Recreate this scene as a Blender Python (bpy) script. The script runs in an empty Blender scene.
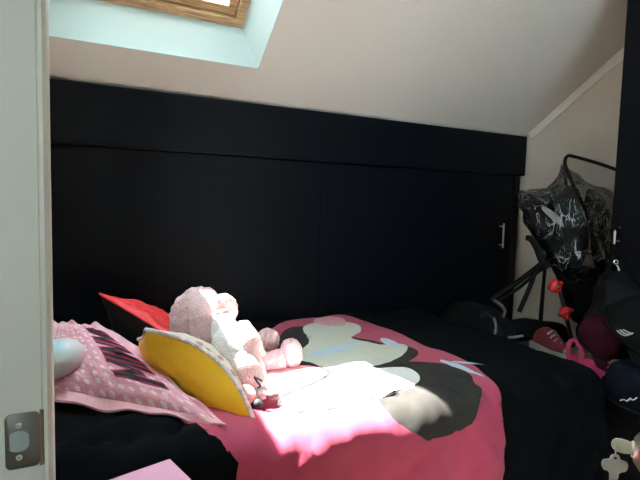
import bpy, bmesh, math, random
from mathutils import Vector, Matrix, noise, geometry
random.seed(4)
SC = bpy.context.scene
COL = SC.collection
V = Vector
PI = math.pi

# ------------------------------------------------------------------ camera
CAMLOC = V((0, -2.08, 1.15))
_y, _p, _r = math.radians(26.5), math.radians(-4.25), math.radians(1.5)
FWD = V((math.sin(_y)*math.cos(_p), math.cos(_y)*math.cos(_p), math.sin(_p)))
_R = V((math.cos(_y), -math.sin(_y), 0)); _U = _R.cross(FWD)
RGT = _R*math.cos(_r) + _U*math.sin(_r)
UPV = _U*math.cos(_r) - _R*math.sin(_r)
cd = bpy.data.cameras.new('camera'); cd.sensor_width = 36; cd.sensor_fit = 'HORIZONTAL'
cd.lens = 27.0; cd.clip_start = .02
cam = bpy.data.objects.new('camera', cd); COL.objects.link(cam)
cam.matrix_world = Matrix(((RGT.x, UPV.x, -FWD.x, CAMLOC.x), (RGT.y, UPV.y, -FWD.y, CAMLOC.y),
                           (RGT.z, UPV.z, -FWD.z, CAMLOC.z), (0, 0, 0, 1)))
SC.camera = cam
def ray(x, y): return FWD + RGT*((x-320)/480) - UPV*((y-240)/480)
def P(x, y, d): return CAMLOC + ray(x, y)*d          # measured point at a distance along the view
def onp(x, y, ax, val):
    r = ray(x, y); return CAMLOC + r*((val-CAMLOC[ax])/r[ax])

# ------------------------------------------------------------------ materials
MATS = {}
def mat(name, col, rough=.6, metal=0, bump=0, bscale=60, var=0, vscale=8, sheen=0, spec=.5, coat=0):
    m = bpy.data.materials.new(name); m.use_nodes = True
    nt = m.node_tree; b = nt.nodes['Principled BSDF']
    b.inputs['Base Color'].default_value = (*col, 1); b.inputs['Roughness'].default_value = rough
    b.inputs['Metallic'].default_value = metal; b.inputs['Specular IOR Level'].default_value = spec
    b.inputs['Sheen Weight'].default_value = sheen; b.inputs['Coat Weight'].default_value = coat
    tc = nt.nodes.new('ShaderNodeTexCoord')
    if bump:
        n = nt.nodes.new('ShaderNodeTexNoise'); n.inputs['Scale'].default_value = bscale; n.inputs['Detail'].default_value = 4
        nt.links.new(tc.outputs['Object'], n.inputs['Vector'])
        bp = nt.nodes.new('ShaderNodeBump'); bp.inputs['Strength'].default_value = bump; bp.inputs['Distance'].default_value = .01
        nt.links.new(n.outputs['Fac'], bp.inputs['Height']); nt.links.new(bp.outputs['Normal'], b.inputs['Normal'])
    if var:
        n2 = nt.nodes.new('ShaderNodeTexNoise'); n2.inputs['Scale'].default_value = vscale; n2.inputs['Detail'].default_value = 3
        nt.links.new(tc.outputs['Object'], n2.inputs['Vector'])
        r = nt.nodes.new('ShaderNodeValToRGB')
        r.color_ramp.elements[0].position = .3; r.color_ramp.elements[1].position = .7
        r.color_ramp.elements[0].color = (*[c*(1-var) for c in col], 1)
        r.color_ramp.elements[1].color = (*[min(1, c*(1+var)) for c in col], 1)
        nt.links.new(n2.outputs['Fac'], r.inputs['Fac']); nt.links.new(r.outputs['Color'], b.inputs['Base Color'])
    MATS[name] = m; return m

WALL   = mat('wall_paint', (.76, .72, .64), .85, bump=.05, bscale=120)
CEIL   = mat('ceiling_paint', (.71, .68, .61), .85, bump=.05, bscale=120)
REVEAL = mat('reveal_sky_tint', (.55, .70, .70), .7, bump=.05, bscale=90)  # white paint with the blue of the sky light put into its colour
TRIM   = mat('trim_paint', (.90, .88, .82), .5)
JAMB   = mat('jamb_paint', (.58, .565, .49), .45, bump=.03, bscale=40)
FLOOR  = mat('floor_laminate', (.25, .17, .11), .45, var=.25, vscale=5)
BLACK  = mat('black_laminate', (.0025, .0038, .0065), .43, bump=.02, bscale=200, spec=.13)
BLACKE = mat('black_edge', (.003, .004, .005), .5, spec=.25)
CHROME = mat('brushed_steel', (.75, .75, .74), .28, 1)
BRONZE = mat('bronze_plate', (.17, .155, .135), .42, .8, bump=.05, bscale=60)
BRONZL = mat('worn_bronze_lip', (.26, .19, .14), .38, .85)
HOLE   = mat('latch_hole', (.30, .33, .33), .6)
SCREW  = mat('screw_steel', (.8, .8, .78), .35, 1)
KNOB   = mat('satin_nickel', (.62, .59, .53), .3, 1)
KEYN   = mat('nickel_key', (.50, .50, .47), .35, .9)
KEYB   = mat('pale_key_head', (.85, .82, .66), .4, .35)
DUVB   = mat('black_cotton', (.0035, .0043, .0055), .95, bump=.15, bscale=400, spec=.06)
DUVP   = mat('pink_cotton', (.45, .050, .105), .85, bump=.15, bscale=400, sheen=.1)
DUVK   = mat('black_print', (.022, .0185, .015), .85, bump=.15, bscale=400)
DUVC   = mat('cream_print', (.60, .60, .50), .85, bump=.15, bscale=400)
DUVW   = mat('white_print', (.80, .79, .74), .85, bump=.15, bscale=400)
DUVL   = mat('pale_blue_print', (.50, .62, .74), .85, bump=.15, bscale=400)
DUVR   = mat('pale_rose_print', (.72, .36, .40), .85, bump=.15, bscale=400)
DUVG   = mat('grey_line_print', (.012, .012, .012), .85)
MATTR  = mat('mattress_ticking', (.6, .58, .55), .9, bump=.1)
YELL   = mat('yellow_cotton', (.95, .56, .012), .7, bump=.15, bscale=250, sheen=.15)
RED    = mat('red_satin', (.80, .018, .022), .55, bump=.1, bscale=200, sheen=.1)
PBLK   = mat('black_satin', (.005, .005, .006), .6, bump=.1, bscale=150, spec=.3)
GOLD   = mat('gold_cord', (.75, .48, .16), .5)
CORDW  = mat('white_cord', (.75, .68, .66), .8, bump=.5, bscale=120, var=.3, vscale=60)
PINKT  = mat('pink_flange_cotton', (.78, .42, .46), .85, bump=.2, bscale=200)
PRED   = mat('crimson_print', (.42, .03, .11), .85)
PLETT  = mat('charcoal_print', (.02, .017, .02), .85)
PLUSHP = mat('pink_plush', (.80, .52, .53), .95, bump=1, bscale=150, var=.12, vscale=30, sheen=.4)
PLUSHW = mat('white_plush', (.82, .80, .77), .95, bump=.8, bscale=160, sheen=.3)
PLUSHR = mat('rose_plush', (.84, .66, .64), .95, bump=.8, bscale=160, sheen=.3)
CORAL  = mat('coral_plush', (.78, .22, .18), .9, bump=.5, bscale=160)
HOOFG  = mat('grey_velvet', (.13, .12, .115), .7, bump=.3, bscale=90)
HOOFB  = mat('black_velvet', (.012, .012, .014), .7, bump=.3, bscale=90)
STITCH = mat('black_stitching', (.012, .012, .012), .7)
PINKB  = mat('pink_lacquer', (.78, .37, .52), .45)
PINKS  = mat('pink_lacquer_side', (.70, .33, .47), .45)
TUBE   = mat('black_tube', (.004, .004, .0045), .5, spec=.12)
FAB    = mat('black_nylon', (.004, .005, .006), .75, bump=.4, bscale=40, spec=.2)
FABG   = mat('grey_mesh_fabric', (.030, .031, .031), .7, bump=.4, bscale=60, spec=.3)
REDPL  = mat('red_plastic', (.72, .018, .022), .4)
GREYPL = mat('grey_plastic', (.05, .05, .05), .45)
RUBBER = mat('rubber', (.015, .015, .015), .8)
TAG    = mat('pale_tag', (.50, .46, .42), .7)
MAROON = mat('maroon_cotton', (.040, .0045, .014), .9, bump=.3, bscale=200, spec=.12)
NAVY   = mat('navy_cotton', (.0035, .006, .013), .9, bump=.3, bscale=200, spec=.12)
CAPB   = mat('black_cotton_twill', (.0045, .0055, .0065), .9, bump=.3, bscale=200, spec=.12)
EMBR   = mat('white_embroidery', (.5, .49, .46), .7)
PINKC  = mat('pink_canvas', (.50, .035, .13), .8, bump=.3, bscale=160)
BEIGE  = mat('beige_canvas', (.24, .17, .12), .85, bump=.3, bscale=160)
SHOER  = mat('red_suede', (.12, .008, .014), .8, bump=.2, bscale=120)
SHOEW  = mat('white_rubber', (.30, .29, .27), .6)
STRIPE = mat('grey_stripe', (.12, .125, .12), .6)
BOXB   = mat('charcoal_board', (.013, .014, .016), .7)

def wood_mat():
    m = bpy.data.materials.new('varnished_pine'); m.use_nodes = True; nt = m.node_tree; b = nt.nodes['Principled BSDF']
    tc = nt.nodes.new('ShaderNodeTexCoord'); mp = nt.nodes.new('ShaderNodeMapping')
    mp.inputs['Scale'].default_value = (3, 40, 40)
    n = nt.nodes.new('ShaderNodeTexNoise'); n.inputs['Scale'].default_value = 2.2; n.inputs['Detail'].default_value = 6
    n.inputs['Distortion'].default_value = 1.2
    r = nt.nodes.new('ShaderNodeValToRGB')
    r.color_ramp.elements[0].position = .35; r.color_ramp.elements[0].color = (.30, .17, .07, 1)
    r.color_ramp.elements[1].position = .65; r.color_ramp.elements[1].color = (.62, .42, .22, 1)
    nt.links.new(tc.outputs['Object'], mp.inputs['Vector']); nt.links.new(mp.outputs['Vector'], n.inputs['Vector'])
    nt.links.new(n.outputs['Fac'], r.inputs['Fac']); nt.links.new(r.outputs['Color'], b.inputs['Base Color'])
    b.inputs['Roughness'].default_value = .4; return m
PINE = wood_mat()

def film_mat(name, tint, gl, milky, bumpd):
    m = bpy.data.materials.new(name); m.use_nodes = True; nt = m.node_tree; nt.nodes.clear()
    out = nt.nodes.new('ShaderNodeOutputMaterial'); tr = nt.nodes.new('ShaderNodeBsdfTransparent')
    tr.inputs['Color'].default_value = (*tint, 1)
    g = nt.nodes.new('ShaderNodeBsdfGlossy'); g.inputs['Roughness'].default_value = .07
    d = nt.nodes.new('ShaderNodeBsdfDiffuse'); d.inputs['Color'].default_value = (.6, .6, .6, 1)
    fr = nt.nodes.new('ShaderNodeFresnel'); fr.inputs['IOR'].default_value = gl
    mx = nt.nodes.new('ShaderNodeMixShader'); mx2 = nt.nodes.new('ShaderNodeMixShader'); mx2.inputs['Fac'].default_value = milky
    nt.links.new(fr.outputs['Fac'], mx.inputs['Fac']); nt.links.new(tr.outputs[0], mx.inputs[1]); nt.links.new(g.outputs[0], mx.inputs[2])
    nt.links.new(mx.outputs[0], mx2.inputs[1]); nt.links.new(d.outputs[0], mx2.inputs[2]); nt.links.new(mx2.outputs[0], out.inputs['Surface'])
    if bumpd:
        tc = nt.nodes.new('ShaderNodeTexCoord'); n = nt.nodes.new('ShaderNodeTexNoise'); n.inputs['Scale'].default_value = 14
        n.inputs['Detail'].default_value = 5; n.inputs['Distortion'].default_value = 1.5
        nt.links.new(tc.outputs['Object'], n.inputs['Vector'])
        bp = nt.nodes.new('ShaderNodeBump'); bp.inputs['Strength'].default_value = 1; bp.inputs['Distance'].default_value = bumpd
        nt.links.new(n.outputs['Fac'], bp.inputs['Height'])
        for s in (g, d): nt.links.new(bp.outputs['Normal'], s.inputs['Normal'])
        nt.links.new(bp.outputs['Normal'], fr.inputs['Normal'])
    return m
GLASS = film_mat('window_glass', (.97, .99, .99), 1.3, 0, 0)
FILM  = film_mat('clear_plastic_film', (.93, .94, .94), 1.45, .0, .05)
def crease_glints(m):            # white fold lines in the plastic, painted to stand in for glints
    nt = m.node_tree; tc = nt.nodes.new('ShaderNodeTexCoord'); mp = nt.nodes.new('ShaderNodeMapping')
    mp.inputs['Scale'].default_value = (1, 1, .28); mp.inputs['Rotation'].default_value = (.25, .3, 0)
    n = nt.nodes.new('ShaderNodeTexNoise'); n.inputs['Scale'].default_value = 19; n.inputs['Detail'].default_value = 3; n.inputs['Distortion'].default_value = .8
    r = nt.nodes.new('ShaderNodeValToRGB'); e = r.color_ramp.elements
    e[0].position = .475; e[0].color = (0, 0, 0, 1); e[1].position = .525; e[1].color = (0, 0, 0, 1)
    k = e.new(.5); k.color = (.85, .85, .85, 1)
    n2 = nt.nodes.new('ShaderNodeTexNoise'); n2.inputs['Scale'].default_value = 7
    r2 = nt.nodes.new('ShaderNodeValToRGB'); r2.color_ramp.elements[0].position = .45; r2.color_ramp.elements[1].position = .62
    mul = nt.nodes.new('ShaderNodeMath'); mul.operation = 'MULTIPLY'
    nt.links.new(tc.outputs['Object'], mp.inputs['Vector']); nt.links.new(mp.outputs['Vector'], n.inputs['Vector'])
    nt.links.new(tc.outputs['Object'], n2.inputs['Vector'])
    nt.links.new(n.outputs['Fac'], r.inputs['Fac']); nt.links.new(n2.outputs['Fac'], r2.inputs['Fac'])
    nt.links.new(r.outputs['Color'], mul.inputs[0]); nt.links.new(r2.outputs['Color'], mul.inputs[1])
    mx2 = [x for x in nt.nodes if x.type == 'MIX_SHADER' and not x.inputs['Fac'].is_linked][0]
    nt.links.new(mul.outputs[0], mx2.inputs['Fac'])
    [x for x in nt.nodes if x.type == 'BSDF_DIFFUSE'][0].inputs['Color'].default_value = (.85, .87, .87, 1)
crease_glints(FILM)

def dots_mat():
    m = bpy.data.materials.new('pink_dotted_cotton'); m.use_nodes = True; nt = m.node_tree; b = nt.nodes['Principled BSDF']
    uv = nt.nodes.new('ShaderNodeTexCoord'); vo = nt.nodes.new('ShaderNodeTexVoronoi'); vo.inputs['Scale'].default_value = 13
    vo.inputs['Randomness'].default_value = .35; vo.voronoi_dimensions = '2D'
    r = nt.nodes.new('ShaderNodeValToRGB'); r.color_ramp.elements[0].position = .22; r.color_ramp.elements[1].position = .27
    r.color_ramp.elements[0].color = (.86, .64, .66, 1); r.color_ramp.elements[1].color = (.76, .36, .42, 1)
    nt.links.new(uv.outputs['UV'], vo.inputs['Vector']); nt.links.new(vo.outputs['Distance'], r.inputs['Fac'])
    nt.links.new(r.outputs['Color'], b.inputs['Base Color']); b.inputs['Roughness'].default_value = .85
    n = nt.nodes.new('ShaderNodeTexNoise'); n.inputs['Scale'].default_value = 120
    nt.links.new(uv.outputs['Object'], n.inputs['Vector'])
    bp = nt.nodes.new('ShaderNodeBump'); bp.inputs['Strength'].default_value = .2; bp.inputs['Distance'].default_value = .01
    nt.links.new(n.outputs['Fac'], bp.inputs['Height']); nt.links.new(bp.outputs['Normal'], b.inputs['Normal'])
    return m
DOTS = dots_mat()
def print_mat():      # pale cushion face with scattered small printed shapes
    m = bpy.data.materials.new('pale_printed_cotton'); m.use_nodes = True; nt = m.node_tree; b = nt.nodes['Principled BSDF']
    tc = nt.nodes.new('ShaderNodeTexCoord'); vo = nt.nodes.new('ShaderNodeTexVoronoi'); vo.inputs['Scale'].default_value = 30
    r = nt.nodes.new('ShaderNodeValToRGB'); e = r.color_ramp.elements
    e[0].position = .28; e[0].color = (.38, .28, .17, 1); e[1].position = .42; e[1].color = (.66, .58, .48, 1)
    nt.links.new(tc.outputs['Object'], vo.inputs['Vector']); nt.links.new(vo.outputs['Distance'], r.inputs['Fac'])
    nt.links.new(r.outputs['Color'], b.inputs['Base Color']); b.inputs['Roughness'].default_value = .85; return m
PRINTED = print_mat()
def iri_mat():        # shimmering white cloth with soft pastel drift
    m = bpy.data.materials.new('iridescent_satin'); m.use_nodes = True; nt = m.node_tree; b = nt.nodes['Principled BSDF']
    tc = nt.nodes.new('ShaderNodeTexCoord'); n = nt.nodes.new('ShaderNodeTexNoise'); n.inputs['Scale'].default_value = 14
    r = nt.nodes.new('ShaderNodeValToRGB'); e = r.color_ramp.elements
    e[0].position = .35; e[0].color = (.38, .55, .60, 1); e[1].position = .65; e[1].color = (.66, .50, .52, 1)
    k = e.new(.5); k.color = (.60, .62, .60, 1)
    nt.links.new(tc.outputs['Object'], n.inputs['Vector']); nt.links.new(n.outputs['Fac'], r.inputs['Fac'])
    nt.links.new(r.outputs['Color'], b.inputs['Base Color']); b.inputs['Roughness'].default_value = .4; b.inputs['Sheen Weight'].default_value = .3
    return m
IRI = iri_mat()

# ------------------------------------------------------------------ object helpers
def tag(o, label=None, cat=None, group=None, kind=None):
    if label: o['label'] = label
    if cat: o['category'] = cat
    if group: o['group'] = group
    if kind: o['kind'] = kind
    return o
BASE = {}
def thing(name, label, cat, loc, group=None, kind=None):
    o = bpy.data.objects.new(name, None); o.empty_display_size = .05; COL.objects.link(o); o.location = loc
    BASE[o.name] = V(loc)
    return tag(o, label, cat, group, kind)
class MB:
    """collects shapes given in room coordinates and links them as one mesh object"""
    def __init__(s): s.bm = bmesh.new(); s.uv = None
    def add(s, verts, faces, mi=0, M=None):
        vs = [s.bm.verts.new((M @ V(v)) if M else V(v)) for v in verts]
        for f in faces:
            try:
                fc = s.bm.faces.new([vs[i] for i in f]); fc.material_index = mi
            except ValueError: pass
        return s
    def box(s, lo, hi, bev=0, M=None, mi=0, seg=2):
        t = bmesh.new(); bmesh.ops.create_cube(t, size=1)
        lo = V(lo); hi = V(hi)
        for v in t.verts: v.co = V([lo[i]+(v.co[i]+.5)*(hi[i]-lo[i]) for i in range(3)])
        if bev: bmesh.ops.bevel(t, geom=list(t.edges), offset=bev, segments=seg, affect='EDGES', profile=.5)
        t.verts.index_update()
        s.add([v.co.copy() for v in t.verts], [[v.index for v in f.verts] for f in t.faces], mi, M); t.free(); return s
    def prism(s, poly, h0, h1, M=None, mi=0, bev=0):       # poly in local xy, extruded along local z
        t = bmesh.new(); n = len(poly)
        a = [t.verts.new((x, y, h0)) for x, y in poly]; b = [t.verts.new((x, y, h1)) for x, y in poly]
        t.faces.new(a[::-1]); t.faces.new(b)
        for i in range(n): t.faces.new((a[i], a[(i+1) % n], b[(i+1) % n], b[i]))
        if bev: bmesh.ops.bevel(t, geom=list(t.edges), offset=bev, segments=2, affect='EDGES', profile=.5)
        bmesh.ops.recalc_face_normals(t, faces=list(t.faces)); t.verts.index_update()
        s.add([v.co.copy() for v in t.verts], [[v.index for v in f.verts] for f in t.faces], mi, M); t.free(); return s
    def tube(s, pts, r, n=10, closed=False, mi=0, smooth=0):
        pts = [V(p) for p in pts]
        if smooth:
            q = []
            m = len(pts)
            for i in range(m if closed else m-1):
                p0 = pts[(i-1) % m] if (closed or i) else pts[0]; p1 = pts[i]; p2 = pts[(i+1) % m]
                p3 = pts[(i+2) % m] if (closed or i+2 < m) else pts[-1]
                for k in range(smooth):
                    t = k/smooth
                    q.append(.5*((2*p1)+(p2-p0)*t+(2*p0-5*p1+4*p2-p3)*t*t+(3*p1-p0-3*p2+p3)*t**3))
            if not closed: q.append(pts[-1])
            pts = q
        N = len(pts); rr = r if callable(r) else (lambda t: r)
        vs = []; up = None
        for i, p in enumerate(pts):
            if closed: d = pts[(i+1) % N]-pts[i-1]
            else: d = pts[min(i+1, N-1)]-pts[max(i-1, 0)]
            d.normalize()
            if up is None: up = d.orthogonal().normalized()
            else:
                up = up-d*up.dot(d)
                up = up.normalized() if up.length > 1e-6 else d.orthogonal().normalized()
            w = d.cross(up); R = rr(i/max(1, N-1))
            for k in range(n):
                a = 2*PI*k/n; vs.append(p+(up*math.cos(a)+w*math.sin(a))*R)
        fs = []
        for i in range(N if closed else N-1):
            j = (i+1) % N
            for k in range(n): fs.append((i*n+k, i*n+(k+1) % n, j*n+(k+1) % n, j*n+k))
        if not closed: fs.append(tuple(range(n))[::-1]); fs.append(tuple((N-1)*n+k for k in range(n)))
        return s.add(vs, fs, mi)
    def lathe(s, prof, M=None, n=24, mi=0):               # profile (r, z) about local z
        vs = []; fs = []
        for r, z in prof:
            for k in range(n): vs.append((r*math.cos(2*PI*k/n), r*math.sin(2*PI*k/n), z))
        for i in range(len(prof)-1):
            for k in range(n): fs.append((i*n+k, i*n+(k+1) % n, (i+1)*n+(k+1) % n, (i+1)*n+k))
        fs.append(tuple(range(n))[::-1]); fs.append(tuple((len(prof)-1)*n+k for k in range(n)))
        return s.add(vs, fs, mi, M)
    def blob(s, c, ax, rot=None, fuzz=0, fs=40, sub=4, mi=0, sd=0, shape=None):
        t = bmesh.new(); bmesh.ops.create_icosphere(t, subdivisions=sub, radius=1)
        R = rot or Matrix.Identity(3); c = V(c)
        for v in t.verts:
            d = v.co.copy()
            q = V((d.x*ax[0], d.y*ax[1], d.z*ax[2]))
            if shape: q = shape(d, q)
            p = R @ q + c
            if fuzz:
                nn = (R @ V((d.x/ax[0], d.y/ax[1], d.z/ax[2]))).normalized()
                p += nn*fuzz*(noise.noise(p*fs+V((sd, 0, 0)))+.5*noise.noise(p*fs*2.3))
            v.co = p
        t.verts.index_update()
        s.add([v.co.copy() for v in t.verts], [[v.index for v in f.verts] for f in t.faces], mi); t.free(); return s
    def build(s, name, mats, parent=None, smooth=True, label=None, root=None):
        me = bpy.data.meshes.new(name)
        org = V((0, 0, 0))
        if parent is not None: org = BASE[parent.name]
        elif len(s.bm.verts):
            xs = [v.co for v in s.bm.verts]
            org = V((sum(v.x for v in xs)/len(xs), sum(v.y for v in xs)/len(xs), min(v.z for v in xs)))
        for v in s.bm.verts: v.co -= org
        bmesh.ops.recalc_face_normals(s.bm, faces=list(s.bm.faces))
        s.bm.to_mesh(me); s.bm.free()
        for m in (mats if isinstance(mats, (list, tuple)) else [mats]): me.materials.append(m)
        if smooth:
            me.shade_smooth()
            try: me.set_sharp_from_angle(angle=math.radians(42))
            except Exception: pass
        o = bpy.data.objects.new(name, me); COL.objects.link(o)
        if parent is not None: o.parent = parent; BASE[o.name] = org
        else: o.location = org; BASE[o.name] = org
        if parent is not None and parent.type == 'MESH': o.location = (0, 0, 0)
        if label: o['label'] = label
        return o
def struct(name, mb, m, parent=None, smooth=False):
    o = mb.build(name, m, parent, smooth)
    if parent is None: o['kind'] = 'structure'
    return o
def frame(o, x, y, z):       # matrix whose columns are the axes
    return Matrix(((x.x, y.x, z.x, o.x), (x.y, y.y, z.y, o.y), (x.z, y.z, z.z, o.z), (0, 0, 0, 1)))
def ortho(o, x, zhint):
    x = x.normalized(); z = (zhint-x*zhint.dot(x)).normalized(); y = z.cross(x)
    return frame(o, x, y, z)
def inside(p, poly):
    c = False; n = len(poly); j = n-1
    for i in range(n):
        (xi, yi), (xj, yj) = poly[i], poly[j]
        if (yi > p[1]) != (yj > p[1]) and p[0] < (xj-xi)*(p[1]-yi)/(yj-yi)+xi: c = not c
        j = i
    return c
def smooth_poly(pts, k=6):
    out = []; n = len(pts)
    P_ = [V((p[0], p[1])) for p in pts]
    for i in range(n):
        p0, p1, p2, p3 = P_[i-1], P_[i], P_[(i+1) % n], P_[(i+2) % n]
        for q in range(k):
            t = q/k
            r = .5*((2*p1)+(p2-p0)*t+(2*p0-5*p1+4*p2-p3)*t*t+(3*p1-p0-3*p2+p3)*t**3)
            out.append((r.x, r.y))
    return out
def cdt(x0, x1, y0, y1, step, feats):
    """flat mesh of a rectangle in which every feature outline is an exact edge; feats = [(polygon, material)], last wins"""
    pts = []; edges = []
    nx = round((x1-x0)/step); ny = round((y1-y0)/step)
    for i in range(nx+1):
        for j in range(ny+1):
            jx = 0 if i in (0, nx) else (random.random()-.5)*step*.3
            jy = 0 if j in (0, ny) else (random.random()-.5)*step*.3
            pts.append(V((x0+(x1-x0)*i/nx+jx, y0+(y1-y0)*j/ny+jy)))
    for poly, mi in feats:
        b = len(pts); e = 1e-4
        poly = [(min(max(p[0], x0+e), x1-e), min(max(p[1], y0+e), y1-e)) for p in poly]
        pts += [V(p) for p in poly]; n = len(poly)
        edges += [(b+i, b+(i+1) % n) for i in range(n)]
    vs, es, fs, *_ = geometry.delaunay_2d_cdt(pts, edges, [], 0, 1e-5)
    mis = []
    for f in fs:
        c = (sum(vs[i].x for i in f)/len(f), sum(vs[i].y for i in f)/len(f)); m = 0
        for poly, mi in feats:
            if inside(c, poly): m = mi
        mis.append(m)
    return vs, fs, mis
def cdt_obj(name, vs, fs, mis, pos, mats, parent, org, uvscale=1):
    me = bpy.data.meshes.new(name)
    me.from_pydata([V(pos(v.x, v.y))-org for v in vs], [], [list(f) for f in fs])
    for m in mats: me.materials.append(m)
    for p, mi in zip(me.polygons, mis): p.material_index = mi
    uv = me.uv_layers.new(name='UVMap')
    for l in me.loops: uv.data[l.index].uv = (vs[l.vertex_index].x*uvscale, vs[l.vertex_index].y*uvscale)
    me.shade_smooth()
    o = bpy.data.objects.new(name, me); COL.objects.link(o)
    if parent is not None: o.parent = parent
    else: o.location = org
    BASE[o.name] = V(org)
    return o

# ------------------------------------------------------------------ the setting
ZE = 1.59; TAN = .66; GX = 2.405                       # slope at the cupboard face, its pitch, the gable wall
LS = math.sqrt(1+TAN*TAN)
ST = V((0, -1/LS, TAN/LS)); SN = V((0, TAN/LS, 1/LS))
def sl(x, s, d=0): return V((x, 0, ZE))+ST*s+SN*d
def slab(mb, x0, x1, s0, s1, d0, d1, mi=0):
    M = frame(V((0, 0, ZE)), V((1, 0, 0)), ST, SN)
    mb.box((x0, s0, d0), (x1, s1, d1), 0, M, mi)
OX0, OX1, OS0, OS1 = -.10, .652, .195, 1.05             # opening of the roof window
SK = .15
FRONT = -3.0; HZ = 2.44; STOP = (HZ-ZE)/TAN*LS
mb = MB()
slab(mb, -.4, OX0, -.85, STOP, 0, SK); slab(mb, OX1, GX+.15, -.85, STOP, 0, SK)
slab(mb, OX0, OX1, -.85, OS0, 0, SK); slab(mb, OX0, OX1, OS1, STOP, 0, SK)
mb.box((-.4, FRONT-.1, HZ), (GX+.15, -(HZ-ZE)/TAN, HZ+.12))
struct('ceiling', mb, CEIL)
struct('floor', MB().box((-1.5, FRONT-.1, -.1), (GX+.15, .8, 0)), FLOOR)
struct('wall_right', MB().box((GX, FRONT-.1, 0), (GX+.12, .8, 2.6)), WALL)
struct('wall_back', MB().box((-.4, .62, 0), (GX, .72, 1.24)), WALL)
WA, WB, WC, WD_ = .15, 1.05, 1.15, 2.05
mb = MB(); mb.box((-.3, FRONT-.1, 0), (WA, FRONT, HZ)); mb.box((WB, FRONT-.1, 0), (GX, FRONT, HZ))
mb.box((WA, FRONT-.1, 0), (WB, FRONT, WC)); mb.box((WA, FRONT-.1, WD_), (WB, FRONT, HZ))
struct('wall_front', mb, WALL)
w2 = thing('fill_window', 'added unseen white window behind the camera for fill light', 'window', ((WA+WB)/2, FRONT-.05, WC)); w2['kind'] = 'structure'  # invented window out of view, added to lift the room's ambient light
mb = MB()
for x in (WA, (WA+WB)/2-.025, WB-.05): mb.box((x, FRONT-.08, WC), (x+.05, FRONT-.03, WD_), .004)
for z in (WC, WD_-.05): mb.box((WA+.05, FRONT-.08, z), (WB-.05, FRONT-.03, z+.05), .004)
mb.build('frame', TRIM, w2, False)
MB().box((WA+.04, FRONT-.058, WC+.04), (WB-.04, FRONT-.052, WD_-.04)).build('pane', GLASS, w2, False)
JY = -1.452; JX = -.034; HY = -2.26                     # latch jamb, hinge jamb
mb = MB()
mb.prism([(JX-.002, JY+.03), (-.12, -1.2), (-.12, .62), (-.25, .62), (-.25, JY+.03)], 0, 2.6)
mb.prism([(JX-.002, HY-.03), (-.25, HY-.03), (-.25, FRONT), (JX-.002, FRONT)], 0, 2.6)
mb.prism([(JX-.002, JY+.03), (-.25, JY+.03), (-.25, HY-.03), (JX-.002, HY-.03)], 2.04, 2.6)
struct('wall_left', mb, WALL)
# unseen landing outside the door, added to keep sun out and limit skylight
mb = MB(); mb.box((-1.5, -3.1, 0), (-1.4, -.8, 2.5)); mb.box((-1.4, -.9, 0), (-.25, -.8, 2.5)); mb.box((-1.5, -3.1, 2.5), (-.25, -.8, 2.6)); mb.box((-1.5, -3.1, 0), (-1.0, -3.0, 2.5)); mb.box((-.6, -3.1, 0), (-.25, -3.0, 2.5)); mb.box((-1.0, -3.1, 0), (-.6, -3.0, 1.2)); mb.box((-1.0, -3.1, 1.8), (-.6, -3.0, 2.5))
struct('wall_landing_sunblock', mb, WALL)

# trim on the gable under the slope
mb = MB(); M = frame(V((0, 0, ZE)), V((1, 0, 0)), ST, SN)
mb.box((GX-.012, .03, -.048), (GX, STOP-.02, -.001), .003, M)
struct('trim_1', mb, TRIM)

# roof window
w = thing('window_1', 'pine roof window in a white reveal tinted with sky light in the sloping ceiling', 'window', sl(.27, .62, .1)); w['kind'] = 'structure'
FX0, FX1 = OX0+.015, .59
rv = MB(); M = frame(V((0, 0, ZE)), V((1, 0, 0)), ST, SN)
def quad(mb, a, b, c, d, th, nrm):
    n = nrm*th; mb.add([a, b, c, d, a+n, b+n, c+n, d+n], [(0, 1, 2, 3), (7, 6, 5, 4), (0, 4, 5, 1), (1, 5, 6, 2), (2, 6, 7, 3), (3, 7, 4, 0)])
FS0, FS1 = .262, OS1-.03
e = .001
quad(rv, sl(OX0, OS0, -e), sl(OX1, OS0, -e), sl(FX1, FS0, SK), sl(FX0, FS0, SK), .004, -ST)
quad(rv, sl(OX1, OS0, -e), sl(OX1, OS1, -e), sl(FX1, FS1, SK), sl(FX1, FS0, SK), .004, V((1, 0, 0)))
quad(rv, sl(OX0, OS0, -e), sl(OX0, OS1, -e), sl(FX0, FS1, SK), sl(FX0, FS0, SK), .004, V((-1, 0, 0)))
quad(rv, sl(OX0, OS1, -e), sl(OX1, OS1, -e), sl(FX1, FS1, SK), sl(FX0, FS1, SK), .004, ST)
rv.build('reveal', REVEAL, w, False)
def ring(x0, x1, s0, s1, t, d0, d1, bev):
    mb = MB()
    mb.box((x0, s0, d0), (x1, s0+t, d1), bev, M); mb.box((x0, s1-t, d0), (x1, s1, d1), bev, M)
    mb.box((x0, s0+t, d0), (x0+t, s1-t, d1), bev, M); mb.box((x1-t, s0+t, d0), (x1, s1-t, d1), bev, M)
    return mb
ring(FX0, FX1, FS0, FS1, .034, SK-.01, SK+.06, .003).build('frame', PINE, w, False)
sash = ring(FX0+.036, FX1-.036, FS0+.036, FS1-.036, .034, SK+.012, SK+.062, .004).build('sash', PINE, w, False)
MB().box((FX0+.062, FS0+.062, SK+.034), (FX1-.062, FS1-.062, SK+.04), 0, M).build('pane', GLASS, sash, False)
mb = MB(); mb.lathe([(.004, 0), (.004, .006)], frame(sl(FX1-.017, .36, SK-.011), V((1, 0, 0)), ST, SN), 10)
mb.build('screw', HOLE, w)

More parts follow.
